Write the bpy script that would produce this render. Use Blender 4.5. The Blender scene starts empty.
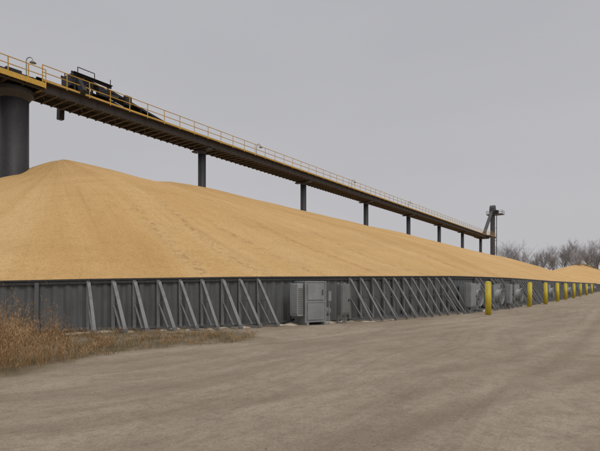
import bpy, math, random
import numpy as np
from mathutils import Vector, noise, Matrix
random.seed(7)
scene=bpy.context.scene
COL=scene.collection
EYE=1.6
# ---------------------------------------------------------------- frame helpers
CA,SA=0.818,0.575
def W(s,d,z=0.0): return Vector((SA*s+CA*d, CA*s-SA*d, z))
SD=Vector((SA,CA,0)); DD=Vector((CA,-SA,0)); UP=Vector((0,0,1))
def interp(tab,x):
    if x<=tab[0][0]: return tab[0][1]
    for (a,b),(c,e) in zip(tab,tab[1:]):
        if x<=c: return b+(e-b)*(x-a)/(c-a)
    return tab[-1][1]
# ---------------------------------------------------------------- mesh builder
class MB:
    def __init__(s): s.v=[]; s.f=[]
    def add(s,vs,fs):
        n=len(s.v); s.v+= [tuple(p) for p in vs]; s.f+=[tuple(i+n for i in f) for f in fs]
    def obox(s,c,ax,ay,az):
        c=Vector(c);vs=[c+ax*i+ay*j+az*k for i in(-1,1) for j in(-1,1) for k in(-1,1)]
        s.add(vs,[(0,1,3,2),(4,6,7,5),(0,4,5,1),(2,3,7,6),(0,2,6,4),(1,5,7,3)])
    def box(s,x0,x1,y0,y1,z0,z1):
        s.obox(((x0+x1)/2,(y0+y1)/2,(z0+z1)/2),Vector(((x1-x0)/2,0,0)),Vector((0,(y1-y0)/2,0)),Vector((0,0,(z1-z0)/2)))
    def bbox(s,x0,x1,y0,y1,z0,z1,b=0.02):
        xs=(x0,x1);ys=(y0,y1);zs=(z0,z1)
        import bmesh
        bm=bmesh.new(); bmesh.ops.create_cube(bm,size=1)
        for v in bm.verts:
            v.co=Vector((xs[v.co.x>0],ys[v.co.y>0],zs[v.co.z>0]))
        bmesh.ops.bevel(bm,geom=bm.edges[:],offset=b,segments=2,affect='EDGES',profile=0.5)
        bm.verts.index_update()
        s.add([v.co.copy() for v in bm.verts],[[v.index for v in f.verts] for f in bm.faces]); bm.free()
    def beam(s,a,b,w,h,up=UP):
        a=Vector(a);b=Vector(b);d=(b-a);L=d.length
        if L<1e-6:return
        d/=L
        side=d.cross(up)
        if side.length<1e-4: side=d.cross(Vector((1,0,0)))
        side.normalize(); u=side.cross(d)
        s.obox((a+b)/2,d*L/2,side*w/2,u*h/2)
    def cyl(s,a,b,r,r2=None,n=16,caps=True):
        a=Vector(a);b=Vector(b);d=(b-a).normalized(); r2=r if r2 is None else r2
        x=d.orthogonal().normalized(); y=d.cross(x)
        vs=[];
        for i in range(n):
            t=2*math.pi*i/n; vs.append(a+(x*math.cos(t)+y*math.sin(t))*r)
        for i in range(n):
            t=2*math.pi*i/n; vs.append(b+(x*math.cos(t)+y*math.sin(t))*r2)
        fs=[(i,(i+1)%n,n+(i+1)%n,n+i) for i in range(n)]
        if caps: fs+=[tuple(range(n-1,-1,-1)),tuple(range(n,2*n))]
        s.add(vs,fs)
    def ring(s,c,axis,R,r,n=24,m=6):
        c=Vector(c);axis=Vector(axis).normalized();x=axis.orthogonal().normalized();y=axis.cross(x)
        vs=[];fs=[]
        for i in range(n):
            t=2*math.pi*i/n; e=x*math.cos(t)+y*math.sin(t)
            for j in range(m):
                p=2*math.pi*j/m; vs.append(c+e*(R+r*math.cos(p))+axis*r*math.sin(p))
        for i in range(n):
            for j in range(m):
                fs.append((i*m+j,((i+1)%n)*m+j,((i+1)%n)*m+(j+1)%m,i*m+(j+1)%m))
        s.add(vs,fs)
    def obj(s,name,mat,parent=None,smooth=False,cat=None,label=None,group=None,kind=None):
        me=bpy.data.meshes.new(name); me.from_pydata(s.v,[],s.f); me.update()
        if smooth:
            me.polygons.foreach_set('use_smooth',[True]*len(me.polygons))
        me.materials.append(mat)
        o=bpy.data.objects.new(name,me); COL.objects.link(o)
        return tag(o,parent,cat,label,group,kind)
def tag(o,parent=None,cat=None,label=None,group=None,kind=None):
    if parent: o.parent=parent
    if cat:o["category"]=cat
    if label:o["label"]=label
    if group:o["group"]=group
    if kind:o["kind"]=kind
    return o
def empty(name,loc,cat,label,group=None,rot=0):
    o=bpy.data.objects.new(name,None); o.empty_display_size=.3; COL.objects.link(o)
    o.location=loc; o.rotation_euler=(0,0,rot)
    return tag(o,None,cat,label,group)
def copy_thing(top,loc,rot,label=None):
    n=top.copy(); COL.objects.link(n); n.location=loc; n.rotation_euler=(0,0,rot)
    if label:n["label"]=label
    def rec(src,dst):
        for c in list(src.children):
            k=c.copy(); COL.objects.link(k); k.parent=dst; rec(c,k)
    rec(top,n); return n
# ---------------------------------------------------------------- materials
class N:
    def __init__(s,name):
        s.m=bpy.data.materials.new(name); s.m.use_nodes=True; s.t=s.m.node_tree
        s.p=s.t.nodes['Principled BSDF']
        s.tc=s.t.nodes.new('ShaderNodeTexCoord')
    def n(s,ty): return s.t.nodes.new(ty)
    def l(s,a,b): s.t.links.new(a,b)
    def map(s,src,scale=(1,1,1),rot=(0,0,0),loc=(0,0,0)):
        m=s.n('ShaderNodeMapping'); s.l(src,m.inputs['Vector'])
        m.inputs['Scale'].default_value=scale; m.inputs['Rotation'].default_value=rot; m.inputs['Location'].default_value=loc
        return m.outputs[0]
    def noise(s,vec,scale,detail=4,rough=.55,dist=0):
        t=s.n('ShaderNodeTexNoise'); s.l(vec,t.inputs['Vector'])
        t.inputs['Scale'].default_value=scale;t.inputs['Detail'].default_value=detail
        t.inputs['Roughness'].default_value=rough;t.inputs['Distortion'].default_value=dist
        return t.outputs[0]
    def ramp(s,fac,stops):
        r=s.n('ShaderNodeValToRGB'); s.l(fac,r.inputs[0]); e=r.color_ramp.elements
        while len(e)<len(stops): e.new(.5)
        for k,(p,c) in zip(e,stops):
            k.position=p; k.color=(c,c,c,1) if isinstance(c,(int,float)) else (*c,1)
        return r.outputs[0]
    def mix(s,f,a,b,mode='MIX'):
        m=s.n('ShaderNodeMixRGB'); m.blend_type=mode
        for i,x in enumerate((f,a,b)):
            if isinstance(x,(int,float)): m.inputs[i].default_value=x if i==0 else (x,x,x,1)
            elif isinstance(x,tuple): m.inputs[i].default_value=(*x,1)
            else: s.l(x,m.inputs[i])
        return m.outputs[0]
    def math(s,op,a,b=0):
        m=s.n('ShaderNodeMath'); m.operation=op
        for i,x in enumerate((a,b)):
            if isinstance(x,(int,float)): m.inputs[i].default_value=x
            else: s.l(x,m.inputs[i])
        return m.outputs[0]
    def bump(s,h,strength,dist):
        b=s.n('ShaderNodeBump'); b.inputs['Strength'].default_value=strength; b.inputs['Distance'].default_value=dist
        s.l(h,b.inputs['Height']); s.l(b.outputs[0],s.p.inputs['Normal'])
    def col(s,c): s.l(c,s.p.inputs['Base Color'])
def paint(name,c,rough=.6,metal=0.0,rust=.25,dirt=.3,rc=(.12,.06,.03),scale=1.0):
    m=N(name); v=m.tc.outputs['Object']
    a=m.noise(v,1.3*scale,5,.6)
    c2=tuple(x*.72 for x in c)
    base=m.mix(m.ramp(a,[(.35,0),(.7,1)]),c,c2)
    st=m.noise(m.map(v,(6*scale,6*scale,.6*scale)),1.0,5,.65)
    f=m.math('MULTIPLY',m.ramp(st,[(.52,0),(.72,1)]),rust)
    base=m.mix(f,base,rc)
    g=m.noise(v,14*scale,4,.7)
    base=m.mix(m.math('MULTIPLY',m.ramp(g,[(.4,0),(.75,1)]),dirt),base,(.16,.13,.10))
    m.col(base)
    m.p.inputs['Roughness'].default_value=rough; m.p.inputs['Metallic'].default_value=metal
    m.bump(g,.15,.01)
    return m.m
M_galv=paint('galvanised_steel',(.34,.35,.35),.5,.3,.2,.3)
M_brace=paint('brace_steel',(.235,.245,.25),.6,.15,.55,.5,rc=(.09,.08,.07))
M_wall=paint('wall_steel',(.132,.143,.15),.6,.1,.65,.42,rc=(.075,.07,.065))
M_cab=paint('cabinet_grey',(.31,.33,.34),.5,.1,.25,.28)
M_cabw=paint('fan_grey',(.38,.395,.40),.5,.0,.2,.25)
M_tancab=paint('drab_cabinet',(.20,.205,.205),.6,.0,.2,.2)
M_yel=paint('bollard_yellow',(.70,.54,.03),.5,.0,.2,.28)
M_rail=paint('rail_yellow',(.66,.40,.06),.6,.0,.2,.2)
M_brown=paint('bridge_brown_steel',(.040,.032,.030),.7,.1,.35,.15,rc=(.09,.05,.03))
M_joist=paint('joist_tan',(.11,.082,.06),.7,.0,.3,.3)
M_col=paint('column_dark',(.030,.030,.036),.55,.1,.3,.12,rc=(.06,.045,.04),scale=.5)
M_black=paint('black_rubber',(.014,.014,.015),.7,0,.0,.12)
M_dark=paint('machine_black',(.018,.018,.02),.6,.1,.15,.1)
M_tower=paint('tower_grey',(.085,.087,.095),.6,.2,.1,.1)
M_wallcap=paint('wall_cap_black',(.03,.032,.035),.6,0,0,.35)  # near-black colour for the strip along the wall top
M_lamp=paint('lamp_glass',(.6,.6,.58),.2,0,0,.0)

def corn_mat():
    m=N('corn_kernels'); uv=m.tc.outputs['UV']; ob=m.tc.outputs['Object']
    big=m.noise(ob,.05,4,.5,.3)
    st=m.noise(m.map(uv,(.36,.05,1)),1.0,5,.55,.5)
    band=m.noise(m.map(uv,(.05,.45,1)),1.0,4,.55,.4)
    thin=m.noise(m.map(uv,(1.6,.07,1)),1.0,4,.6,.25)
    fine=m.noise(ob,30,3,.8)
    fine2=m.noise(ob,9,5,.8)
    mid=m.noise(ob,2.2,6,.70)
    c=m.mix(m.ramp(big,[(.35,0),(.65,1)]),(.70,.435,.175),(.775,.50,.22))
    c=m.mix(m.math('MULTIPLY',m.ramp(st,[(.47,0),(.68,1)]),.55),c,(.85,.59,.29))
    c=m.mix(m.math('MULTIPLY',m.ramp(st,[(.30,1),(.48,0)]),.36),c,(.57,.33,.12))
    c=m.mix(m.math('MULTIPLY',m.ramp(band,[(.33,1),(.5,0)]),.24),c,(.54,.315,.12))
    c=m.mix(m.math('MULTIPLY',m.ramp(thin,[(.30,1),(.44,0)]),.32),c,(.47,.275,.105))
    c=m.mix(m.math('MULTIPLY',m.ramp(mid,[(.30,1),(.52,0)]),.32),c,(.46,.275,.11))
    c=m.mix(m.math('MULTIPLY',m.ramp(fine2,[(.36,1),(.5,0)]),.44),c,(.40,.23,.09))
    c=m.mix(m.math('MULTIPLY',m.ramp(fine,[(.36,1),(.54,0)]),.50),c,(.33,.18,.065))
    c=m.mix(m.math('MULTIPLY',m.ramp(fine,[(.58,0),(.72,1)]),.45),c,(.95,.75,.45))
    a=m.n('ShaderNodeAttribute'); a.attribute_name='mark'
    sp=m.noise(ob,3.0,6,.8)
    mk=m.math('MULTIPLY',m.ramp(sp,[(.51,0),(.56,1)]),a.outputs['Fac'])
    c=m.mix(m.math('MULTIPLY',mk,.85),c,(.24,.14,.075))
    sp2=m.noise(ob,2.0,7,.85)
    zone=m.noise(ob,.10,2,.5,.8)
    mk2=m.math('MULTIPLY',m.ramp(sp2,[(.63,0),(.67,1)]),m.ramp(zone,[(.47,0),(.57,1)]))
    c=m.mix(m.math('MULTIPLY',mk2,.45),c,(.28,.17,.085))
    m.col(c); m.p.inputs['Roughness'].default_value=.85
    m.p.inputs['Specular IOR Level'].default_value=.15
    h=m.math('ADD',m.math('MULTIPLY',mid,.65),m.math('MULTIPLY',fine2,.6))
    h=m.math('ADD',h,m.math('MULTIPLY',band,.6))
    h=m.math('ADD',h,m.math('MULTIPLY',thin,.45))
    m.bump(h,.65,.15)
    return m.m
M_corn=corn_mat()

def ground_mat():
    m=N('dirt_and_gravel'); ob=m.tc.outputs['Object']
    rz=math.atan2(CA,SA)
    warp=m.noise(ob,.035,2,.5)
    wv=m.n('ShaderNodeVectorMath'); wv.operation='MULTIPLY_ADD'
    cb=m.n('ShaderNodeCombineXYZ'); m.l(warp,cb.inputs[0]); m.l(warp,cb.inputs[1])
    m.l(cb.outputs[0],wv.inputs[0]); wv.inputs[1].default_value=(11,-9,0); m.l(ob,wv.inputs[2])
    rot=m.map(wv.outputs[0],(1,1,1),(0,0,-rz))
    rot2=m.map(wv.outputs[0],(1,1,1),(0,0,-rz+.30))
    tr=m.noise(m.map(rot,(.03,.40,1)),1.0,4,.55)
    tr2=m.noise(m.map(rot2,(.05,1.1,1)),1.0,5,.6)
    tr3=m.noise(m.map(rot,(.08,3.6,1)),1.0,5,.65)
    tread=m.noise(m.map(rot,(2.6,5,1)),1.0,4,.65)
    big=m.noise(ob,.16,5,.62); blot=m.noise(ob,.42,5,.65,.4); mid=m.noise(ob,1.1,7,.74); fine=m.noise(ob,34,5,.82); fin2=m.noise(ob,7,7,.84)
    c=m.mix(m.ramp(big,[(.38,0),(.62,1)]),(.365,.292,.212),(.445,.367,.278))
    c=m.mix(m.math('MULTIPLY',m.ramp(tr,[(.40,1),(.54,0)]),.42),c,(.265,.203,.145))
    c=m.mix(m.math('MULTIPLY',m.ramp(blot,[(.36,1),(.50,0)]),.32),c,(.25,.19,.137))
    c=m.mix(m.math('MULTIPLY',m.ramp(blot,[(.55,0),(.70,1)]),.32),c,(.50,.425,.33))
    c=m.mix(m.math('MULTIPLY',m.ramp(tr2,[(.50,0),(.66,1)]),.38),c,(.53,.45,.35))
    c=m.mix(m.math('MULTIPLY',m.ramp(tr2,[(.34,1),(.46,0)]),.26),c,(.25,.195,.14))
    c=m.mix(m.math('MULTIPLY',m.ramp(tr3,[(.38,1),(.48,0)]),.26),c,(.225,.172,.123))
    ta=m.n('ShaderNodeAttribute'); ta.attribute_name='track'
    tf=m.math('MULTIPLY',ta.outputs['Fac'],m.ramp(mid,[(.34,.15),(.58,1)]))
    c=m.mix(m.math('MULTIPLY',tf,.42),c,(.215,.162,.115))
    tb=m.n('ShaderNodeAttribute'); tb.attribute_name='berm'
    c=m.mix(m.math('MULTIPLY',m.math('MULTIPLY',tb.outputs['Fac'],m.ramp(mid,[(.34,.1),(.58,1)])),.26),c,(.53,.455,.36))
    c=m.mix(m.math('MULTIPLY',m.ramp(tread,[(.36,1),(.5,0)]),.18),c,(.20,.157,.115))
    c=m.mix(m.math('MULTIPLY',m.ramp(mid,[(.36,1),(.52,0)]),.36),c,(.23,.18,.132))
    c=m.mix(m.math('MULTIPLY',m.ramp(fin2,[(.38,1),(.5,0)]),.40),c,(.195,.152,.112))
    c=m.mix(m.math('MULTIPLY',m.ramp(fine,[(.36,1),(.54,0)]),.46),c,(.15,.117,.086))
    c=m.mix(m.math('MULTIPLY',m.ramp(fine,[(.60,0),(.74,1)]),.45),c,(.60,.53,.44))
    a=m.n('ShaderNodeAttribute'); a.attribute_name='verge'
    gf=m.math('MULTIPLY',a.outputs['Fac'],m.ramp(mid,[(.34,.35),(.6,1)]))
    gc=m.mix(m.ramp(m.noise(ob,3,5,.7),[(.4,0),(.6,1)]),(.17,.125,.07),(.12,.105,.055))
    c=m.mix(gf,c,gc)
    m.col(c); m.p.inputs['Roughness'].default_value=.92; m.p.inputs['Specular IOR Level'].default_value=.2
    h=m.math('ADD',m.math('MULTIPLY',fine,.4),m.math('MULTIPLY',mid,.9))
    h=m.math('ADD',h,m.math('MULTIPLY',tr3,.6)); h=m.math('ADD',h,m.math('MULTIPLY',tr2,.7)); h=m.math('ADD',h,m.math('MULTIPLY',tread,.4)); h=m.math('ADD',h,m.math('MULTIPLY',fin2,.6))
    m.bump(h,.6,.06)
    return m.m
M_ground=ground_mat()
def simple_var(name,c1,c2,scale=3,rough=.9):
    m=N(name); f=m.noise(m.tc.outputs['Object'],scale,4,.6)
    m.col(m.mix(m.ramp(f,[(.35,0),(.65,1)]),c1,c2)); m.p.inputs['Roughness'].default_value=rough
    m.p.inputs['Specular IOR Level'].default_value=.2
    return m.m
M_weed=simple_var('dry_weed',(.46,.30,.15),(.26,.145,.07),2.0)
M_grass=simple_var('short_grass',(.30,.21,.115),(.16,.135,.065),1.2)
M_stone=simple_var('stone',(.46,.40,.32),(.25,.20,.16),2)
M_spill=simple_var('spilled_grain_dust',(.58,.50,.38),(.46,.40,.31),4)
M_bark=simple_var('bark',(.18,.175,.18),(.21,.205,.205),.5)
M_twig=simple_var('twigs',(.225,.218,.228),(.28,.268,.275),.3)  # lightened grey, distance haze put into the twig colour

# ---------------------------------------------------------------- wall loop
def catmull(P,closed=True):
    out=[];n=len(P)
    for i in range(n):
        p0,p1,p2,p3=P[i-1],P[i],P[(i+1)%n],P[(i+2)%n]
        L=math.dist(p1,p2); k=max(1,int(round(L/.1)))
        d1=math.dist(p0,p1)+1e-6; d2=L+1e-6; d3=math.dist(p2,p3)+1e-6
        for j in range(k):
            t=j/k; t2=t*t;t3=t2*t; r=[]
            for a in(0,1):
                v=(p2[a]-p1[a])/d2
                m1=((p1[a]-p0[a])/d1*d2+v*d1)/(d1+d2)*L
                m2=((p3[a]-p2[a])/d3*d2+v*d3)/(d2+d3)*L
                r.append((2*t3-3*t2+1)*p1[a]+(t3-2*t2+t)*m1+(-2*t3+3*t2)*p2[a]+(t3-t2)*m2)
            out.append(tuple(r))
    return out
RA,RB,RD=19.0,148.0,-36.0
F=[(-6,-36),(-5,-30),(-2,-25.5),(2,-21.5),(5.5,-18.5),(9.3,-15.3),(13.8,-12.7),(17.9,-11.0),(22.8,-9.6),(28.3,-8.6),(38.9,-7.8),(55,-7.5),(90,-7.5),(130,-7.5),(148,-7.5)]
for k in range(1,7):
    t=math.radians(90-15*k); F.append((148+28.5*math.cos(t),-36+28.5*math.sin(t)))
FF=F[:]+[(s,-72-d) for s,d in reversed(F[1:-1])]
LOOP=catmull(FF)
HT=[(-6,1.65),(7,1.68),(9.3,1.76),(13.8,1.87),(18,1.93),(28,2.08),(39,2.1),(60,2.0),(200,1.95)]
def Hw(s): return interp(HT,s)
def resample(pts,stepf,closed=True):
    n=len(pts); out=[(pts[0],0.0)]; acc=0; last=pts[0]; run=0
    for i in range(1,n+(1 if closed else 0)):
        p=pts[i%n]; seg=math.dist(last,p); acc+=seg; run+=seg; last=p
        if run>=stepf(p): out.append((p,acc)); run=0
    if closed and math.dist(out[-1][0],out[0][0])<.1: out.pop()
    return out
TRAILS=[(31.0,.02,.45,.40,.6),(33.4,.10,.62,.35,.65),(36.5,-.02,.35,.4,.6),(40.5,.05,.75,.4,.6),(45,.0,.55,.4,.5),(52,.08,.7,.45,.6)]
def build_pile(name,loop,ra,rb,rd,hr,hwf,stepf,nt,label,seed=0,ridge_tab=None,main=False):
    R=resample(loop,stepf); n=len(R); vs=[];uv=[];mk=[]
    for (s,d),u in R:
        rs=min(max(s,ra),rb); L=math.dist((s,d),(rs,rd))
        hrr=interp(ridge_tab,rs) if ridge_tab else hr
        hb=hwf(s)-.07
        back=max(0,min(1,(ra-4-s)/14)) if main else 0
        for j in range(nt+1):
            t=j/nt
            ps=s+(rs-s)*t; pd=d+(rd-d)*t; q=1-t
            p=1-(math.sqrt(q*q+.0022)-.0469)/(math.sqrt(1.0022)-.0469)
            z=hb+(hrr-hb)*p
            P=Vector((ps*.06+seed,pd*.06,0))
            env=min(1,t*6)*min(1,.25+q*3)
            z+=env*(.55*noise.noise(P)+.13*noise.noise(P*2.7)+.045*noise.noise(P*8))
            z+=env*.21*math.sin(math.pi*min(1,t))
            z-=back*.85*min(1,q*7)*min(1,t*2)
            z+=env*(.11*noise.noise(Vector((u*.05,t*L*.22,seed+2)))+.03*noise.noise(Vector((u*.15,t*L*.8,seed+4))))
            z+=env*min(1,q*2.0)*(.13*noise.noise(Vector((u*.12,t*1.0,seed)))+.03*noise.noise(Vector((u*.45,t*2.0,seed+8))))
            z+=(1-min(1,q*6))*(.20*noise.noise(Vector((rs*.11,seed,3))))
            m_=0
            if main and s<60 and d>-32:
                for (u0,k,t1,w,am) in TRAILS:
                    uc=u0+k*t*L+1.2*noise.noise(Vector((t*4,u0,1)))
                    du=abs(u-uc)*(L*q+2)/(L+2)
                    if du<w and t<t1:
                        e=(1-du/w)*am*min(1,(t1-t)*8)
                        m_=max(m_,e)
                        z+=.09*noise.noise(Vector((ps*2.1,pd*2.1,9)))*e*min(1,t*10)
            vs.append(W(ps,pd,z)); uv.append((u,t*L)); mk.append(m_)
    fs=[];m=nt+1
    for i in range(n):
        a=i*m; b=((i+1)%n)*m
        for j in range(nt): fs.append((a+j,b+j,b+j+1,a+j+1))
    me=bpy.data.meshes.new(name); me.from_pydata([tuple(v) for v in vs],[],fs)
    me.polygons.foreach_set('use_smooth',[True]*len(me.polygons))
    ul=me.uv_layers.new(name='UVMap')
    li=[0]*len(me.loops); me.loops.foreach_get('vertex_index',li)
    dat=[]
    for k in li: dat+=uv[k]
    ul.data.foreach_set('uv',dat)
    at=me.attributes.new('mark','FLOAT','POINT'); at.data.foreach_set('value',mk); me.update()
    me.materials.append(M_corn)
    o=bpy.data.objects.new(name,me); COL.objects.link(o)
    return tag(o,None,'corn pile',label)
def stepf(p):
    s,d=p
    if d>-32 and s<45: return .22
    if d>-30 and s<80: return .5
    return 1.2
RT=[(19,11.2),(22,11.2),(25,11.05),(27,11.0),(29,11.25),(34,11.45),(40,11.4),(60,11.4),(100,11.2),(130,11.0),(140,10.8),(148,10.3)]
build_pile('corn_pile',LOOP,RA,RB,RD,11.3,Hw,stepf,140,'huge golden pile of shelled corn held inside low steel walls',0,RT,True)

def build_wall(loop,hf,label,near):
    R=resample(loop,lambda p:.06 if (p[1]>-30 and p[0]<70) else .4)
    top=empty('retaining_wall',(0,0,0),'retaining wall',label)
    n=len(R); mb=MB(); cap=MB(); walers=MB()
    def nrm(i):
        a=R[i-1][0]; b=R[(i+1)%n][0]; tx,ty=b[0]-a[0],b[1]-a[1]; L=math.hypot(tx,ty)
        return (-ty/L,tx/L)
    for i in range(n):
        (s,d),u=R[i]; nx,ny=nrm(i); k=i%4
        off=.055 if k in(0,1) else .0
        h=hf(s)
        for z in (-.05,h): mb.v.append(tuple(W(s+nx*off,d+ny*off,z)))
        for z in (h,-.05): mb.v.append(tuple(W(s-nx*.12,d-ny*.12,z)))
    for i in range(n):
        a=i*4;b=((i+1)%n)*4
        for k in range(3): mb.f.append((a+k,b+k,b+k+1,a+k+1))
    mb.obj('wall_cladding',M_wall,top)
    st=10 if near else 4
    idx=list(range(0,n,st))
    for q in range(len(idx)):
        i=idx[q]; j=idx[(q+1)%len(idx)]
        (s,d),_=R[i]; nx,ny=nrm(i); (s2,d2),_=R[j]; nx2,ny2=nrm(j)
        for zf,oz,o,w,h,B in ((1,.03,.0,.26,.06,cap),(1,-.07,.10,.05,.08,cap),(0.0,.08,.085,.05,.10,walers)):
            B.beam(W(s+nx*o,d+ny*o,hf(s)*zf+oz),W(s2+nx2*o,d2+ny2*o,hf(s2)*zf+oz),w,h)
    cap.obj('wall_cap',M_wallcap,top); walers.obj('base_rail',M_wall,top)
    return top,R,nrm
wall,WR,wn=build_wall(LOOP,Hw,'long grey ribbed steel retaining wall with slanted braces around corn pile',True)
def bb(B,T,a,c,w,h): B.beam(T@Vector(a),T@Vector(c),w,h,up=(T.to_3x3()@Vector((0,1,0))))
def brace_mesh(B,T):
    bb(B,T,(.155,0,0),(.155,0,1.88),.09,.12)
    bb(B,T,(.20,.03,1.80),(1.22,.36,.06),.07,.11)
    bb(B,T,(.20,-.01,.05),(1.28,.36,.05),.05,.08)
    bb(B,T,(.22,.08,1.0),(.66,.19,1.0),.04,.06)
    bb(B,T,(.22,.02,.95),(.80,.22,.1),.04,.06)
    bb(B,T,(1.22,.36,-.02),(1.22,.36,.14),.10,.15)
I4=Matrix.Identity(4)
B0=MB(); brace_mesh(B0,I4)
BP=MB(); bb(BP,I4,(.14,0,-.02),(.14,0,1.86),.09,.12); bb(BP,I4,(.2,0,.06),(.2,0,.5),.02,.2)
SKIP=[(15.2,17.0),(17.2,18.2),(27.4,30.4),(32.2,33.9),(37.2,39.0)]
fan_s=[53,69,86,104,124]
for a in fan_s: SKIP.append((a-.8,a+.8))
def near_unit(s): return any(a<s<b for a,b in SKIP)
cand=[];nxt=0
for i,((s,d),u) in enumerate(WR):
    if u>=nxt:
        nxt+=.78
        if d>-45: cand.append((W(s,d).length,i,s,d,len(cand)))
cand=[c for c in cand if not near_unit(c[2]) or c[3]<-20]
cand=[c for c in cand if not(c[2]<0 and c[3]<-30)]
cand.sort()
mst={}; rest=MB(); nb=0
for k,(dist,i,s,d,ci) in enumerate(cand):
    nx,ny=wn(i); o3=SD*nx+DD*ny; ang=math.atan2(o3.y,o3.x)
    loc=W(s,d,0); sc=Hw(s)/1.9
    j=lambda a:random.uniform(-a,a)
    if s<8.9 and d<-10:
        if ci%2: continue
        key,B,nm='p',BP,'wall_post'
    else:
        key='b'; B=B0; nm='wall_brace'; nb+=1
        if nb>100:
            T=Matrix.Translation(loc)@Matrix.Rotation(ang,4,'Z')@Matrix.Diagonal((1,1,sc,1))
            brace_mesh(rest,T); continue
    if key not in mst:
        mst[key]=B.obj(nm,M_brace if key!='p' else M_wall,wall); o=mst[key]
    else:
        o=mst[key].copy(); COL.objects.link(o)
    o.location=loc; o.rotation_euler=(j(.008),j(.013),ang+j(.07)); o.scale=(random.uniform(.92,1.06),random.uniform(.85,1.2),sc)
rest.obj('wall_brace_row',M_brace,wall,kind='stuff')

# ---------------------------------------------------------------- second pile far off
def ell(ra,rb,rd,r):
    pts=[]
    for k in range(0,7): t=math.radians(180-15*k); pts.append((ra+r*math.cos(t),rd+r*math.sin(t)))
    for k in range(0,13): t=math.radians(90-15*k); pts.append((rb+r*math.cos(t),rd+r*math.sin(t)))
    for k in range(0,6): t=math.radians(-90-15*k); pts.append((ra+r*math.cos(t),rd+r*math.sin(t)))
    return pts
c2=Vector((116,210)); s2=SA*c2.x+CA*c2.y; d2=CA*c2.x-SA*c2.y
loop2=catmull(ell(s2,s2+110,d2,29))
build_pile('corn_pile',loop2,s2,s2+110,d2,8.4,lambda s:1.9,lambda p:1.5,24,'distant low pile of golden corn behind dark steel wall',7,[(s2,7.9),(s2+10,9.0),(s2+40,11.0),(s2+110,15.5)])
build_wall(loop2,lambda s:1.9,'dark low steel wall around the distant corn pile',False)

# ---------------------------------------------------------------- conveyor bridge
ZU=15.5; CD=-36.0
S0=17.0;S1=149.0;HWD=1.1
def C(s,dd,z): return W(s,CD+dd,z)
br=empty('conveyor_bridge',W(S0,CD,ZU),'conveyor','long dark overhead conveyor bridge with yellow handrails above corn pile')
def fin(B,name,mat,parent=br,**k):
    inv=Matrix.Translation(-parent.location)
    o=B.obj(name,mat,parent,**k)
    o.matrix_parent_inverse=inv
    return o
g=MB()
for e in(-1,1):
    g.beam(C(S0,e*HWD,ZU+.42),C(S1,e*HWD,ZU+.42),.05,.60)
    g.beam(C(S0,e*HWD,ZU+.13),C(S1,e*HWD,ZU+.13),.18,.035)
    g.beam(C(S0,e*HWD,ZU+.72),C(S1,e*HWD,ZU+.72),.18,.035)
    s=S0
    while s<S1:
        g.beam(C(s,e*(HWD+.05),ZU+.15),C(s,e*(HWD+.05),ZU+.70),.05,.10); s+=1.5
s=S0;k=0
while s<S1-1.5:
    a=1 if k%2 else -1
    g.beam(C(s,-a*HWD,ZU+.2),C(s+1.5,a*HWD,ZU+.2),.06,.06); s+=1.5;k+=1
fin(g,'side_girder',M_brown)
j=MB(); s=S0+.4
while s<S1:
    j.beam(C(s,-HWD-.05,ZU+.06),C(s,HWD+.05,ZU+.06),.08,.08); s+=.75
fin(j,'cross_joist_row',M_joist,kind='stuff')
dk=MB()
for a,b in ((-1.4,-.55),(.55,1.4)):
    dk.obox((C(S0,(a+b)/2,ZU+.77)+C(S1,(a+b)/2,ZU+.77))/2,SD*(S1-S0)/2,DD*(b-a)/2,UP*.025)
fin(dk,'walkway_deck',M_brown)
bt=MB()
for e in(-1,1):
    bt.beam(C(S0,e*.5,ZU+1.0),C(S1,e*.5,ZU+1.0),.08,.22)
    bt.beam(C(S0,e*.4,ZU+1.22),C(S1,e*.4,ZU+1.22),.4,.03,up=(UP+DD*e*-.5))
bt.beam(C(S0,0,ZU+1.14),C(S1,0,ZU+1.14),.5,.03)
bt.beam(C(S0,0,ZU+.5),C(S1,0,ZU+.5),.9,.03)
fin(bt,'conveyor_belt',M_black)
idl=MB(); s=S0+.5
while s<S1:
    idl.cyl(C(s,-.45,ZU+1.07),C(s,.45,ZU+1.07),.06,n=8)
    for e in(-1,1): idl.beam(C(s,e*.55,ZU+.8),C(s,e*.55,ZU+1.3),.06,.06)
    s+=1.5
fin(idl,'idler_roller_row',M_dark,kind='stuff')
hr=MB()
def rails(B,s0,s1,dd,z0,h=1.1,toe=True,sp=1.8):
    for zz in (h,h*.55): B.cyl(C(s0,dd,z0+zz),C(s1,dd,z0+zz),.036,n=6)
    s=s0
    while s<=s1+.01:
        B.beam(C(s,dd,z0-.1),C(s,dd,z0+h),.055,.055); s+=sp
    if toe: B.beam(C(s0,dd,z0+.07),C(s1,dd,z0+.07),.02,.14)
for e in(-1,1): rails(hr,S0,S1,e*1.42,ZU+.80,1.15)
fin(hr,'handrail',M_rail)
pf=MB(); A0,A1=8.0,S0-.02
pf.obox((C(A0,0,ZU+.33)+C(A1,0,ZU+.33))/2,SD*(A1-A0)/2,DD*1.9,UP*.03)
for e in(-1,-.3,.3,1): pf.beam(C(A0,e*1.7,ZU+.14),C(A1,e*1.7,ZU+.14),.14,.28)
s=A0
while s<A1: pf.beam(C(s,-1.9,ZU+.14),C(s,1.9,ZU+.14),.1,.2); s+=1.1
fin(pf,'head_platform',M_brown)
pr=MB()
for e in(-1,1):
    rails(pr,A0,A1,e*1.93,ZU+.38,1.05,False,1.3)
    pr.beam(C(A0,e*1.95,ZU+.30),C(A1,e*1.95,ZU+.30),.04,.36)
for dd in (-1.93,0,1.93): pr.beam(C(A1,dd,ZU+.3),C(A1,dd,ZU+1.43),.05,.05)
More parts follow.
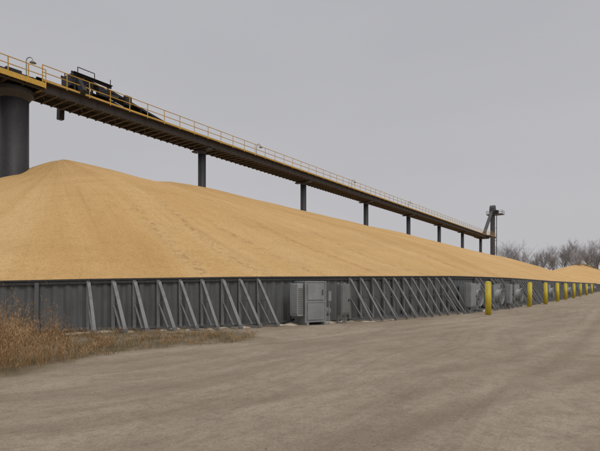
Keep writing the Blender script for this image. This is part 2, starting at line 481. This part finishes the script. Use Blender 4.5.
pr.beam(C(A1,-1.95,ZU+.25),C(A1,1.95,ZU+.25),.04,.3)
fin(pr,'platform_rail',M_rail)
mc=MB(); mc.cyl(C(13.4,-.7,ZU+.95),C(13.4,.7,ZU+.95),.38,n=20); fin(mc,'drive_pulley',M_dark)
mc=MB(); mc.obox(C(15.2,.9,ZU+.75),SD*.5,DD*.3,UP*.3); mc.cyl(C(14.75,.9,ZU+.8),C(13.6,.9,ZU+.8),.22,n=14); fin(mc,'drive_motor',M_dark)
mc=MB(); mc.beam(C(10,0,ZU+1.0),C(16.99,0,ZU+1.13),1.1,.05)
for e in(-1,1): mc.beam(C(10,e*.55,ZU+.95),C(16.99,e*.55,ZU+1.05),.08,.2)
fin(mc,'belt_tail',M_black)
ep=MB(); ep.obox(C(148.5,0,ZU+.7),SD*3.5,DD*2.4,UP*.08)
for e in(-1,1): ep.beam(C(145,e*2.3,ZU+.5),C(152,e*2.3,ZU+.5),.15,.3)
fin(ep,'end_platform',M_brown)
er=MB()
for e in(-1,1): rails(er,145,152,e*2.35,ZU+.8,1.1,True,1.75)
fin(er,'end_rail',M_rail)

# tripper carriage
tp=empty('belt_tripper',W(20,CD,ZU+.8),'conveyor machine','black travelling belt tripper carriage riding on the conveyor bridge')
t=MB()
for e in(-1,1):
    t.beam(C(19.4,e*.75,ZU+1.0),C(28.4,e*.75,ZU+1.0),.12,.22)
    for q in(19.8,21.2,22.6): t.beam(C(q,e*.75,ZU+1.0),C(q,e*.75,ZU+2.5),.13,.13)
    t.beam(C(19.5,e*.75,ZU+2.55),C(22.9,e*.75,ZU+2.45),.12,.16)
    t.beam(C(19.5,e*.75,ZU+1.8),C(22.9,e*.75,ZU+1.75),.08,.10)
    t.beam(C(22.6,e*.75,ZU+2.2),C(28.4,e*.75,ZU+1.12),.12,.18)
    t.beam(C(19.8,e*.75,ZU+1.1),C(21.2,e*.75,ZU+2.4),.08,.08)
    t.beam(C(22.6,e*.75,ZU+1.1),C(24.2,e*.75,ZU+1.95),.08,.08)
    for q in(24.2,25.8,27.2): t.beam(C(q,e*.75,ZU+1.0),C(q,e*.75,ZU+2.2-(q-22.6)*.186),.09,.09)
    # small guard rail on top
    for q in(19.9,21.3,22.7): t.beam(C(q,e*.95,ZU+2.5),C(q,e*.95,ZU+3.0),.05,.05)
    t.beam(C(19.9,e*.95,ZU+3.0),C(21.3,e*.95,ZU+3.0),.05,.05)
    t.beam(C(19.6,e*.85,ZU+2.56),C(22.9,e*.85,ZU+2.56),.3,.04)
fin(t,'carriage_frame',M_dark,tp)
t=MB(); t.beam(C(21.2,0,ZU+2.50),C(28.4,0,ZU+1.22),1.05,.06); t.beam(C(20.6,0,ZU+1.7),C(23,0,ZU+1.35),1.05,.06)
fin(t,'raised_belt',M_black,tp)
t=MB(); t.cyl(C(20.9,-.62,ZU+2.3),C(20.9,.62,ZU+2.3),.34,n=20); fin(t,'pulley',M_dark,tp)
t=MB(); t.cyl(C(20.9,-.62,ZU+1.5),C(20.9,.62,ZU+1.5),.26,n=20); fin(t,'pulley',M_dark,tp)
t=MB()
t.obox(C(20.0,0,ZU+2.0),SD*.5,DD*.7,UP*.45)
t.beam(C(20.0,.85,ZU+2.0),C(20.0,1.66,ZU+.9),.45,.35,up=SD)
t.beam(C(20.0,-.85,ZU+2.0),C(20.0,-1.72,ZU+.6),.5,.4,up=SD); t.beam(C(20.0,-1.72,ZU+.8),C(20.0,-1.8,ZU-.5),.45,.4,up=SD)
fin(t,'discharge_chute',M_dark,tp)
t=MB(); t.obox(C(22.0,1.02,ZU+1.65),SD*.5,DD*.2,UP*.32); t.cyl(C(22.5,1.02,ZU+1.6),C(23.3,1.02,ZU+1.6),.2,n=14); fin(t,'travel_motor',M_dark,tp)
t=MB(); t.obox(C(24.3,.98,ZU+1.75),SD*.3,DD*.16,UP*.40); fin(t,'control_box',M_dark,tp)
for q in(20.0,21.8,24.0,26.5):
    for e in(-1,1):
        t=MB(); t.cyl(C(q,e*.82,ZU+.96),C(q,e*.96,ZU+.96),.16,n=14); fin(t,'wheel',M_brown,tp)

def lamp_post(s,dd):
    e=empty('floodlight_post',C(s,dd,ZU+.80),'lamp','thin gooseneck floodlight post fixed to the bridge handrail','floodlight posts on the conveyor bridge')
    p=MB(); p.cyl((0,0,0),(0,0,2.3),.04,n=8); pts=[Vector((0,0,2.3))]
    for k in range(1,7):
        a=math.radians(30*k); pts.append(Vector((.25-.25*math.cos(a),0,2.3+.25*math.sin(a))))
    for a,b in zip(pts,pts[1:]): p.cyl(a,b,.035,n=6)
    p.obj('lamp_pole',M_galv,e)
    h=MB(); h.cyl((.5,0,2.3),(.5,0,2.12),.08,.24,n=14); h.obj('lamp_shade',M_cabw,e)
    g_=MB(); g_.cyl((.5,0,2.14),(.5,0,2.04),.12,.06,n=12); g_.obj('lamp_glass',M_lamp,e)
for s in(17.2,44,68,92): lamp_post(s,-1.42)

def column(n_,r,big):
    s=15.4+18.3*n_+(.30 if big else 0)
    e=empty('support_column',W(s,CD,0),'column',('very thick dark steel column rising out of the corn' if big else 'slim dark steel column holding the conveyor bridge above corn'),'columns carrying the conveyor bridge')
    c=MB(); c.cyl((0,0,0),(0,0,ZU-.5 if big else ZU-.12),r,n=32 if big else 20)
    o=c.obj('column_shaft',M_col,e)
    for p in o.data.polygons:
        if len(p.vertices)==4: p.use_smooth=True
    k=MB()
    if big:
        k.cyl((0,0,ZU-.75),(0,0,ZU-.3),r+.002,r+.30,n=32); k.cyl((0,0,ZU-.3),(0,0,ZU-.02),r+.30,n=32)
    else:
        k.obox((0,0,ZU-.09),SD*.3,DD*1.2,UP*.07); k.cyl((0,0,ZU-.5),(0,0,ZU-.2),r+.002,r+.06,n=20)
    k.obj('column_head',M_col,e)
column(0,.95,True)
for n_ in range(1,8): column(n_,.40,False)

TW=empty('elevator_tower',W(160.5,CD-.5,0),'grain elevator','tall grey bucket elevator leg with head platform at the bridge end')
t=MB()
for q in(-.6,.6): t.obox((SD*q)+UP*13,SD*.42,DD*.5,UP*13)
t.obox(UP*13,SD*.2,DD*.55,UP*12.5)
t.obj('elevator_leg',M_tower,TW)
t=MB(); t.cyl(DD*-.75+UP*26.2,DD*.75+UP*26.2,1.2,n=24); t.obox(UP*25.6,SD*1.2,DD*.75,UP*.7); t.obox(SD*-1.4+UP*25.4,SD*.6,DD*.6,UP*.5)
t.obj('elevator_head',M_tower,TW)
t=MB(); t.obox(UP*24.3+DD*.8,SD*1.6,DD*2.4,UP*.1)
for z in(.55,1.1):
    for a in(-1.6,1.6): t.beam(SD*a+DD*-1.6+UP*(24.3+z),SD*a+DD*3.2+UP*(24.3+z),.07,.07)
    for a in(-1.6,3.2): t.beam(DD*a+SD*-1.6+UP*(24.3+z),DD*a+SD*1.6+UP*(24.3+z),.07,.07)
for a in(-1.6,1.6):
    for b in(-1.6,.8,3.2): t.beam(SD*a+DD*b+UP*24.3,SD*a+DD*b+UP*25.4,.07,.07)
t.obj('head_platform',M_tower,TW)
t=MB(); t.cyl(SD*-1.6+UP*25.0,SD*-10.5+UP*17.6,.5,n=14); t.cyl(SD*-10.5+UP*17.8,SD*-10.5+UP*16.8,.55,.65,n=14); t.obj('spout',M_tower,TW)
t=MB()
for z in range(12,24,4):
    t.beam(DD*.6+UP*z,DD*1.4+UP*z,.1,.1)
for a in(-.25,.25): t.beam(DD*1.2+SD*a+UP*8,DD*1.2+SD*a+UP*24.3,.09,.09)
z=8
while z<24: t.beam(DD*1.2+SD*-.25+UP*z,DD*1.2+SD*.25+UP*z,.05,.05); z+=.4
t.obj('ladder',M_tower,TW)
t=MB(); t.obox(DD*1.3+UP*25.1,SD*.7,DD*.4,UP*.6); t.cyl(DD*1.3+SD*.7+UP*25,DD*1.3+SD*1.5+UP*25,.3,n=12); t.obj('head_motor',M_dark,TW)

# ---------------------------------------------------------------- bollards
BS=[(26.3,-6.2),(37.6,-6.0),(44,-5.8),(51,-5.7),(58,-5.7),(66,-5.6),(75,-5.6),(86,-5.6),(98,-5.6)]
for s,d in BS:
    o=empty('bollard',W(s,d,0),'bollard','yellow painted steel pipe bollard on the gravel before the wall','yellow bollards along the wall')
    b=MB(); b.cyl((0,0,-.05),(0,0,1.70),.155,n=28); x=b.obj('bollard_pipe',M_yel,o)
    for p in x.data.polygons: p.use_smooth=len(p.vertices)==4
    b=MB()
    for k in range(5):
        a0=k*18;a1=a0+18
        b.cyl((0,0,1.70+.11*math.sin(math.radians(a0))),(0,0,1.70+.11*math.sin(math.radians(a1))),.155*math.cos(math.radians(a0)),max(.002,.155*math.cos(math.radians(a1))),n=28,caps=False)
    b.obj('bollard_cap',M_yel,o,smooth=True)
    b=MB(); b.cyl((0,0,-.03),(0,0,.012),.30,.27,n=24); b.obj('concrete_footing',M_stone,o)
    o.rotation_euler=(random.uniform(-.015,.015),random.uniform(-.015,.015),random.uniform(0,6))

# ---------------------------------------------------------------- fans & cabinets
def wall_loc(s,z=0):
    best=min(range(len(WR)),key=lambda i:abs(WR[i][0][0]-s)+(100 if WR[i][0][1]<-30 else 0))
    nx,ny=wn(best); o3=SD*nx+DD*ny; a,b=WR[best][0]
    return W(a,b,z),math.atan2(o3.y,o3.x)
def fan_cab(s):
    loc,ang=wall_loc(s)
    e=empty('aeration_fan',loc,'fan','tall flat grey boxed aeration fan cabinet standing against the wall','aeration fans along the wall',ang)
    b=MB(); b.bbox(.5,1.30,-.45,.54,.10,1.76,.02)
    for z in(.13,.92,1.73): b.box(.5,1.32,-.47,.56,z-.025,z+.025)
    for y in(-.45,.54): b.box(1.28,1.325,y-.03,y+.03,.1,1.76)
    b.obj('fan_housing',M_cab,e)
    b=MB(); b.obox((.32,0,.7),Vector((.17,0,0)),Vector((0,.4,0)),Vector((0,0,.5))); b.obj('transition_duct',M_galv,e)
    b=MB(); b.bbox(.62,1.22,-.76,-.475,.35,1.66,.03); b.box(.66,1.18,-.775,-.755,.45,1.55); b.obj('inlet_box',M_cabw,e)
    b=MB()
    z=.5
    while z<1.52: b.obox((1.235,-.62,z),Vector((.02,0,-.015)),Vector((0,.11,0)),Vector((0,0,.006))); z+=.07
    b.obj('inlet_louvre',M_galv,e)
    dr=MB(); dr.bbox(1.305,1.335,-.36,.44,1.0,1.64,.008); d=dr.obj('access_door',M_cab,e)
    h=MB(); h.beam((1.365,.36,1.2),(1.365,.36,1.4),.02,.02); h.beam((1.335,.36,1.2),(1.375,.36,1.2),.02,.02); h.beam((1.335,.36,1.4),(1.375,.36,1.4),.02,.02); h.obj('door_handle',M_dark,d)
    dr=MB(); dr.bbox(1.305,1.33,-.36,.44,.2,.86,.008); dr.obj('lower_panel',M_cab,e)
    m=MB(); m.cyl((1.0,.565,.5),(1.0,.92,.5),.17,n=18); m.box(.85,1.15,.59,.90,.14,.33); m.obj('fan_motor',M_tancab,e)
    k=MB()
    for y in(-.4,.45): k.box(.35,1.42,y-.05,y+.05,0,.098)
    k.obj('skid_frame',M_galv,e)
    c=MB(); c.box(1.327,1.43,.60,.74,.95,1.35); c.beam((1.38,.66,.0),(1.38,.66,.95),.03,.03); c.obj('switch_box',M_galv,e)
fan_cab(16.25)
def fan_round(s,first=[None]):
    loc,ang=wall_loc(s)
    lab='round grey axial aeration fan on a stand against the wall'
    if first[0]: return copy_thing(first[0],loc,ang,lab)
    e=empty('aeration_fan',loc,'fan',lab,'aeration fans along the wall',ang); first[0]=e
    b=MB(); b.bbox(.15,.85,-.55,.55,.15,1.6,.02); b.box(.84,.88,-.6,.6,.12,1.64); b.obj('fan_housing',M_cab,e)
    b=MB(); b.cyl((.88,0,.85),(1.15,0,.85),.44,n=30,caps=False); b.cyl((1.15,0,.85),(1.22,0,.85),.44,.50,n=30,caps=False); b.cyl((.885,0,.85),(.89,0,.85),.43,n=30)
    b.ring((1.22,0,.85),(1,0,0),.50,.02,30,6); b.obj('fan_inlet',M_cabw,e)
    b=MB(); b.cyl((.9,0,.85),(1.12,0,.85),.15,n=18)
    for k in range(6):
        a=k*math.pi/3; v=Vector((0,math.cos(a),math.sin(a))); b.obox(Vector((.96,0,.85))+v*.27,Vector((.04,0,0))+v.cross(Vector((1,0,0)))*.05,v*.14,(v.cross(Vector((1,0,0)))*.008+Vector((.006,0,0))))
    b.obj('fan_rotor',M_dark,e)
    b=MB()
    for r in(.12,.22,.32,.42): b.ring((1.23,0,.85),(1,0,0),r,.008,24,4)
    for k in range(4):
        a=k*math.pi/4; v=Vector((0,math.cos(a),math.sin(a)))*.49; b.beam(Vector((1.23,0,.85))-v,Vector((1.23,0,.85))+v,.015,.015)
    b.obj('fan_guard',M_galv,e)
    k=MB()
    for y in(-.45,.45):
        k.box(.2,1.2,y-.04,y+.04,0,.1); k.box(.25,.33,y-.04,y+.04,.1,.16)
    k.obj('skid_frame',M_galv,e)
    c=MB(); c.bbox(.6,.85,.66,1.0,.8,1.7,.01); c.box(.69,.75,.8,.86,0,.8); c.obj('switch_box',M_cab,e)
    return e
for s in [29.1,33.0,38.1]+fan_s: fan_round(s)
def ctrl(s,mat,w,h,lab):
    loc,ang=wall_loc(s)
    e=empty('electrical_cabinet',loc,'electrical cabinet',lab,None,ang)
    b=MB()
    for y in(-w/2+.06,w/2-.06): b.box(1.02,1.1,y-.035,y+.035,0,h)
    b.obj('cabinet_stand',M_galv,e)
    b=MB(); b.bbox(1.1,1.36,-w/2,w/2,.35,h-.05,.015); b.obj('cabinet_body',mat,e)
    d=MB(); d.bbox(1.362,1.385,-w/2+.04,w/2-.04,.42,h-.12,.008); do=d.obj('cabinet_door',mat,e)
    k=MB(); k.cyl((1.38,w/2-.1,.95),(1.42,w/2-.1,.95),.02,n=10); k.beam((1.42,w/2-.1,.9),(1.42,w/2-.1,1.02),.02,.02); k.obj('door_handle',M_dark,do)
    k=MB(); k.cyl((1.2,0,-.02),(1.2,0,.36),.03,n=8); k.cyl((1.25,.12,-.02),(1.25,.12,.36),.025,n=8); k.obj('conduit',M_galv,e)
ctrl(17.75,M_tancab,.48,1.70,'narrow drab grey electrical cabinet on a steel stand by the wall')
ctrl(27.8,M_cab,.8,1.75,'grey electrical cabinet on a steel stand by the wall')
ctrl(34.6,M_cab,.6,1.7,'small grey electrical cabinet on a steel stand by the wall')

# ---------------------------------------------------------------- ground
POLY=[(-5.3,8.4),(-4.7,10),(-4,11.3),(-1.9,13),(-1.2,14.6),(-2.2,16.5),(-6.5,16.2),(-12,17),(-20,19),(-22,10),(-12,5.5),(-7.5,6.6)]
def inpoly(x,y,P=POLY):
    c=False;n=len(P);j=n-1
    for i in range(n):
        xi,yi=P[i];xj,yj=P[j]
        if (yi>y)!=(yj>y) and x<(xj-xi)*(y-yi)/(yj-yi)+xi: c=not c
        j=i
    return c
def pdist(x,y):
    m=1e9;n=len(POLY)
    for i in range(n):
        a=Vector(POLY[i]);b=Vector(POLY[(i+1)%n]);p=Vector((x,y));ab=b-a
        t=max(0,min(1,(p-a).dot(ab)/ab.length_squared)); m=min(m,(a+ab*t-p).length)
    return m
def verge(x,y):
    if x<-30 or x>8 or y>24 or y<0: return 0
    d=pdist(x,y); d=d if inpoly(x,y) else -d
    d+=1.1*noise.noise(Vector((x*.7,y*.7,2)))
    return max(0,min(1,d/.9+.4))
def axis(lo,hi,a,b,st):
    v=[];x=a
    while x<b: v.append(x); x+=st
    g=st;x=b
    up=[];
    while x<hi: up.append(x); g*=1.25; x+=g
    up.append(hi)
    g=st;x=a-st;dn=[]
    while x>lo: dn.append(x); g*=1.25; x-=g
    dn.append(lo)
    return dn[::-1]+v+up
xs=axis(-2500,2500,-12,26,.13); ys=axis(-400,3500,2.0,40,.13)
def gz(x,y):
    r=math.hypot(x,y)
    if r>90: return 0.0
    f=1 if r<60 else (90-r)/30
    s=SA*x+CA*y;d=CA*x-SA*y
    w=d+2.4*noise.noise(Vector((x*.05,y*.05,4)))
    z=.032*noise.noise(Vector((x*.30,y*.30,0)))+.012*noise.noise(Vector((x*1.5,y*1.5,1)))
    z+=.026*noise.noise(Vector((s*.04,w*.9,7)))+.008*noise.noise(Vector((s*.2,w*3.5,8)))
    return z*f-.02
vs=[];vg=[]
for y in ys:
    for x in xs: vs.append((x,y,gz(x,y))); vg.append(verge(x,y))
PATHS=[([(75,106),(40,57),(24,35),(14.5,21),(8.5,12.5),(4.2,7.0),(.5,3.2),(-3,0)],1.0),
       ([(75,104),(40,55),(23,32),(12.5,18),(6.0,10.5),(-.5,5.6),(-7,2.5)],.75),
       ([(76,104),(42,55),(27,33),(18.5,20),(13,11),(9.5,4),(7.5,-2)],.9),
       ([(74,107),(38,57),(21,35),(10,22),(3,15.2),(-2.5,10.2),(-6,5.5),(-8,1)],.5),
       ([(77,104),(44,55),(30,34),(20,21),(11.5,11.5),(5.2,5.0),(1,1)],.6)]
V=np.array(vs); X=V[:,0];Y=V[:,1]
sel=np.where((np.abs(X)<60)&(Y>-2)&(Y<80))[0]
px=X[sel];py=Y[sel]; trk=np.zeros(len(sel)); brm=np.zeros(len(sel))
for pts,amp in PATHS:
    P=[]
    n_=len(pts)
    for i in range(n_-1):
        p0=np.array(pts[max(i-1,0)],float);p1=np.array(pts[i],float);p2=np.array(pts[i+1],float);p3=np.array(pts[min(i+2,n_-1)],float)
        for k in range(8):
            t=k/8; P.append(.5*((2*p1)+(-p0+p2)*t+(2*p0-5*p1+4*p2-p3)*t*t+(-p0+3*p1-3*p2+p3)*t**3))
    P.append(np.array(pts[-1],float))
    best=np.full(len(sel),1e9)
    for a,b in zip(P,P[1:]):
        ab=b-a; L2=(ab**2).sum()
        t=np.clip(((px-a[0])*ab[0]+(py-a[1])*ab[1])/L2,0,1)
        dd=np.hypot(px-(a[0]+ab[0]*t),py-(a[1]+ab[1]*t)); best=np.minimum(best,dd)
    wheel=np.exp(-((best-.95)/.20)**2)*amp; trk=np.maximum(trk,wheel)
    edge=np.maximum(np.exp(-((best-1.4)/.18)**2),np.exp(-((best-.5)/.18)**2))*amp; brm=np.maximum(brm,edge*(1-wheel))
T_=np.zeros(len(vs));B_=np.zeros(len(vs)); T_[sel]=trk; B_[sel]=brm*(1-trk)
V[:,2]+= -.016*T_+.006*B_
nx_=len(xs);fs=[(j*nx_+i,j*nx_+i+1,(j+1)*nx_+i+1,(j+1)*nx_+i) for j in range(len(ys)-1) for i in range(nx_-1)]
me=bpy.data.meshes.new('ground'); me.from_pydata(V.tolist(),[],fs); me.polygons.foreach_set('use_smooth',[True]*len(fs))
for nm,val in (('verge',vg),('track',T_.tolist()),('berm',B_.tolist())):
    at=me.attributes.new(nm,'FLOAT','POINT'); at.data.foreach_set('value',val)
me.materials.append(M_ground)
o=bpy.data.objects.new('ground',me); COL.objects.link(o); o["kind"]="structure"

st=MB()
for k in range(8000):
    y=3.6+random.random()**1.6*24; x=random.uniform(-.72,.72)*y
    if verge(x,y)>.5 and random.random()<.8: continue
    if y>15.2 and CA*x-SA*y< -9: continue
    r=random.uniform(.0025,.007)*(1+ (random.random()**10)*1.6)
    c=Vector((x,y,gz(x,y)+r*.1))
    ax=[Vector((random.uniform(.7,1.3)*r,0,0)),Vector((0,random.uniform(.7,1.3)*r,0)),Vector((0,0,r*random.uniform(.4,.8)))]
    R=Matrix.Rotation(random.random()*6,3,'Z'); ax=[R@a for a in ax]
    st.add([c+ax[0],c+ax[1],c-ax[0],c-ax[1],c+ax[2],c-ax[2]],[(0,1,4),(1,2,4),(2,3,4),(3,0,4),(1,0,5),(2,1,5),(3,2,5),(0,3,5)])
st.obj('gravel',M_stone,kind='stuff')
sg=MB()
for i,((s,d),u) in enumerate(WR):
    if s>75 or d<-24 or i%4: continue
    if noise.noise(Vector((u*.5,3,3)))<-.05: continue
    nx,ny=wn(i); o_=random.uniform(.15,.95); r=random.uniform(.14,.45)
    p=W(s+nx*o_,d+ny*o_); ph=random.random()*6
    n=14; vs=[p+UP*(gz(p.x,p.y)+r*random.uniform(.14,.26))]
    for ring,(rf,hf) in enumerate(((.55,.6),(1,-.15))):
        for k in range(n):
            a=2*math.pi*k/n; rr=r*rf*(1+.4*noise.noise(Vector((math.cos(a)*1.3,math.sin(a)*1.3,ph))))
            q=p+Vector((math.cos(a),math.sin(a),0))*rr; vs.append(Vector((q.x,q.y,gz(q.x,q.y)+r*.18*hf)))
    f=[(0,1+k,1+(k+1)%n) for k in range(n)]+[(1+k,1+n+k,1+n+(k+1)%n,1+(k+1)%n) for k in range(n)]
    sg.add(vs,f)
sg.obj('spilled_grain',M_spill,kind='stuff',smooth=True)
# ---------------------------------------------------------------- grass & weeds
def blade(B,p,h,lean,w,ang,seg=3):
    dirv=Vector((math.cos(ang),math.sin(ang),0)); side=Vector((-dirv.y,dirv.x,0))*w
    vs=[];fs=[]
    for k in range(seg+1):
        t=k/seg; c=p+UP*h*t*(1-.25*lean*t)+dirv*lean*h*t*t
        ww=(1-t)*.9+.1
        vs+= [c-side*ww,c+side*ww]
    for k in range(seg): fs.append((2*k,2*k+1,2*k+3,2*k+2))
    B.add(vs,fs)
gr=MB();wd=MB()
cnt=0
while cnt<3000:
    x=random.uniform(-22,-.8);y=random.uniform(5.6,17)
    if not inpoly(x,y): continue
    if CA*x-SA*y< -15 and y>15.6: continue
    v=noise.noise(Vector((x*.9,y*.9,11)))
    if v<-.1 and random.random()<.85: cnt+=.3; continue
    cnt+=1
    for k in range(random.randint(6,13)):
        px_=x+random.gauss(0,.10);py_=y+random.gauss(0,.10)
        blade(gr,Vector((px_,py_,gz(px_,py_)-.01)),random.uniform(.05,.20)*(1+max(0,v)),random.uniform(.1,1.1),.004,random.uniform(0,6.28),2)
def weed(x,y,h,dens=1.0):
    base=Vector((x,y,gz(x,y)-.02)); wind=random.gauss(.4,.9)
    for k in range(int(random.randint(7,13)*dens)):
        a=wind+random.gauss(0,1.3);hh=h*random.uniform(.4,1.12);ln=abs(random.gauss(.2,.28))
        p=base+Vector((random.gauss(0,.13),random.gauss(0,.13),0))
        blade(wd,p,hh,ln,.0035,a,4)
        dv=Vector((math.cos(a),math.sin(a),0))
        for q in range(11):
            t=random.uniform(.3,1.0); c=p+UP*hh*t*(1-.25*ln*t)+dv*ln*hh*t*t
            blade(wd,c,random.uniform(.03,.13),random.uniform(.3,1.6),.0055 if t>.75 else .003,random.uniform(0,6.28),1)
    for k in range(int(11*dens)):
        p=base+Vector((random.gauss(0,.16),random.gauss(0,.16),0)); blade(wd,p,random.uniform(.15,.6)*h,random.uniform(.5,1.6),.0038,random.uniform(0,6.28),3)
n=0
while n<410:
    y=random.uniform(8.0,15.4); x=random.uniform(-1.15,-.42)*y+random.gauss(0,.15)
    if not inpoly(x,y) : continue
    edge=max(0,min(1,(-.46*y-x)/1.8))
    n+=1
    if edge<.15 and random.random()<.4: continue
    cl=.8+1.1*noise.noise(Vector((x*1.1,y*1.1,5)))
    h=(.24+.95*edge)*random.uniform(.5,1.15)*cl*interp([(8,1.10),(10.5,1.35),(12.5,1.4),(15,1.25)],y)
    weed(x,y,max(.12,h))
for n in range(75):
    y=random.uniform(12.0,15.6); x=random.uniform(-.46,-.10)*y
    if inpoly(x,y): weed(x,y,random.uniform(.10,.34)*(1.2+x/y),.6)
gr.obj('dry_grass',M_grass,kind='stuff'); wd.obj('dry_weeds',M_weed,kind='stuff')

# ---------------------------------------------------------------- bare trees
def tree_meshes(seed,H):
    rnd=random.Random(seed); T=MB();K=MB()
    def grow(p,d,L,r,dep):
        q=p; segs=3
        for k in range(segs):
            d2=(d+Vector((rnd.gauss(0,.10),rnd.gauss(0,.10),rnd.gauss(.06,.06)))).normalized()
            e=q+d2*L/segs; r2=r*(.88 if dep else .9)
            (T if dep<3 else K).cyl(q,e,r,max(.018,r2),n=6 if dep<2 else 3,caps=False)
            if dep<5 and (dep>0 or k>0):
                for m in range(2):
                    ax=Vector((rnd.uniform(-1,1),rnd.uniform(-1,1),rnd.uniform(-.1,.6))).normalized()
                    if rnd.random()<(.88 if dep<3 else .70): grow(e,(d2*.8+ax*.7).normalized(),L*rnd.uniform(.5,.75),r2*.58,dep+1)
            q=e;d=d2;r=r2
    grow(Vector((0,0,0)),UP,H*.42,H*.013,0)
    return T,K
TM=[]
for k in range(4):
    T,K=tree_meshes(20+k,20)
    zs=sorted(v[2] for v in K.v); zmax=zs[int(len(zs)*.985)]
    TM.append((T,K,zmax))
tops={}
TREES=[(503,248,265),(512,243,285),(521,247,275),(533,251,300),(541,249,290),(550,253,310),(557,248,280),(565,244,290),(573,248,270),(580,242,285),(594,241,290),(602,242,280),(609,240,275),(618,241,290),(630,240,280),(526,253,310),(561,251,320),(586,248,320)]
for i,(px_,py_,Z) in enumerate(TREES):
    k=(i*3+i//4)%4; T,K,zm=TM[k]; X_=(px_-300)*Z/470; h=(285-py_)*Z/470+EYE
    e=empty('tree',(X_,Z,0),'tree','bare leafless grey winter tree standing beyond the corn piles','bare trees on the horizon',random.uniform(0,6))
    sc=h/zm; e.scale=(sc,sc,sc)
    if k not in tops:
        a=T.obj('trunk',M_bark,e); b=K.obj('crown',M_twig,e); tops[k]=(a,b)
    else:
        for src in tops[k]:
            c=src.copy(); COL.objects.link(c); c.parent=e
bs=MB()
for k in range(9000):
    x=random.uniform(-700,1100); z=420+random.uniform(-15,15); h=random.uniform(3,10)*(1+.4*noise.noise(Vector((x*.02,0,0))))
    bs.beam((x,z,0),(x+random.gauss(0,h*.25),z,h),.12,.12)
bs.obj('far_brush',M_twig,kind='stuff')

# ---------------------------------------------------------------- world & light
w=bpy.data.worlds.new('World'); scene.world=w; w.use_nodes=True; nt=w.node_tree
bg=nt.nodes['Background']; sky=nt.nodes.new('ShaderNodeTexSky'); sky.sky_type='NISHITA'; sky.sun_disc=False
EL,AZ=math.radians(48),math.radians(150)
sky.sun_elevation=EL; sky.sun_rotation=AZ; sky.dust_density=5; sky.air_density=1.0
tc=nt.nodes.new('ShaderNodeTexCoord'); sp=nt.nodes.new('ShaderNodeSeparateXYZ'); nt.links.new(tc.outputs['Generated'],sp.inputs[0])
rp=nt.nodes.new('ShaderNodeValToRGB'); nt.links.new(sp.outputs[2],rp.inputs[0])
e=rp.color_ramp.elements; e[0].position=0; e[0].color=(.53,.525,.54,1); e[1].position=1; e[1].color=(1,1,1,1)
x=e.new(.12); x.color=(.505,.50,.52,1); x=e.new(.56); x.color=(.465,.465,.49,1); x=e.new(.75); x.color=(.75,.75,.77,1)
nz=nt.nodes.new('ShaderNodeTexNoise'); mp=nt.nodes.new('ShaderNodeMapping'); mp.inputs['Scale'].default_value=(1,1,3.5)
nt.links.new(tc.outputs['Generated'],mp.inputs[0]); nt.links.new(mp.outputs[0],nz.inputs['Vector']); nz.inputs['Scale'].default_value=1.6; nz.inputs['Detail'].default_value=4; nz.inputs['Roughness'].default_value=.45
r2=nt.nodes.new('ShaderNodeValToRGB'); nt.links.new(nz.outputs[0],r2.inputs[0]); r2.color_ramp.elements[0].position=.3; r2.color_ramp.elements[0].color=(.95,.95,.955,1); r2.color_ramp.elements[1].position=.7; r2.color_ramp.elements[1].color=(1.03,1.03,1.03,1)
mu=nt.nodes.new('ShaderNodeMixRGB'); mu.blend_type='MULTIPLY'; mu.inputs[0].default_value=1; nt.links.new(rp.outputs[0],mu.inputs[1]); nt.links.new(r2.outputs[0],mu.inputs[2])
sc=nt.nodes.new('ShaderNodeMixRGB'); sc.blend_type='MULTIPLY'; sc.inputs[0].default_value=1; nt.links.new(mu.outputs[0],sc.inputs[1]); sc.inputs[2].default_value=(10,10,10,1)
mx=nt.nodes.new('ShaderNodeMixRGB'); mx.inputs[0].default_value=.96; nt.links.new(sky.outputs[0],mx.inputs[1]); nt.links.new(sc.outputs[0],mx.inputs[2])
nt.links.new(mx.outputs[0],bg.inputs[0]); bg.inputs[1].default_value=.1
L=bpy.data.lights.new('sun','SUN'); L.energy=.95; L.angle=math.radians(25); L.color=(1,.96,.9)
lo=bpy.data.objects.new('sun',L); COL.objects.link(lo)
dirv=Vector((math.sin(AZ)*math.cos(EL),math.cos(AZ)*math.cos(EL),math.sin(EL)))
lo.rotation_euler=dirv.to_track_quat('Z','Y').to_euler()

cam=bpy.data.cameras.new('camera'); co=bpy.data.objects.new('camera',cam); COL.objects.link(co)
cam.sensor_width=36; cam.lens=28.2; cam.shift_y=.0992; cam.clip_end=8000; cam.clip_start=.05
co.location=(0,0,EYE); co.rotation_euler=(math.radians(90),0,0); scene.camera=co
scene.view_settings.view_transform='Standard'; scene.view_settings.look='None'; scene.view_settings.exposure=0
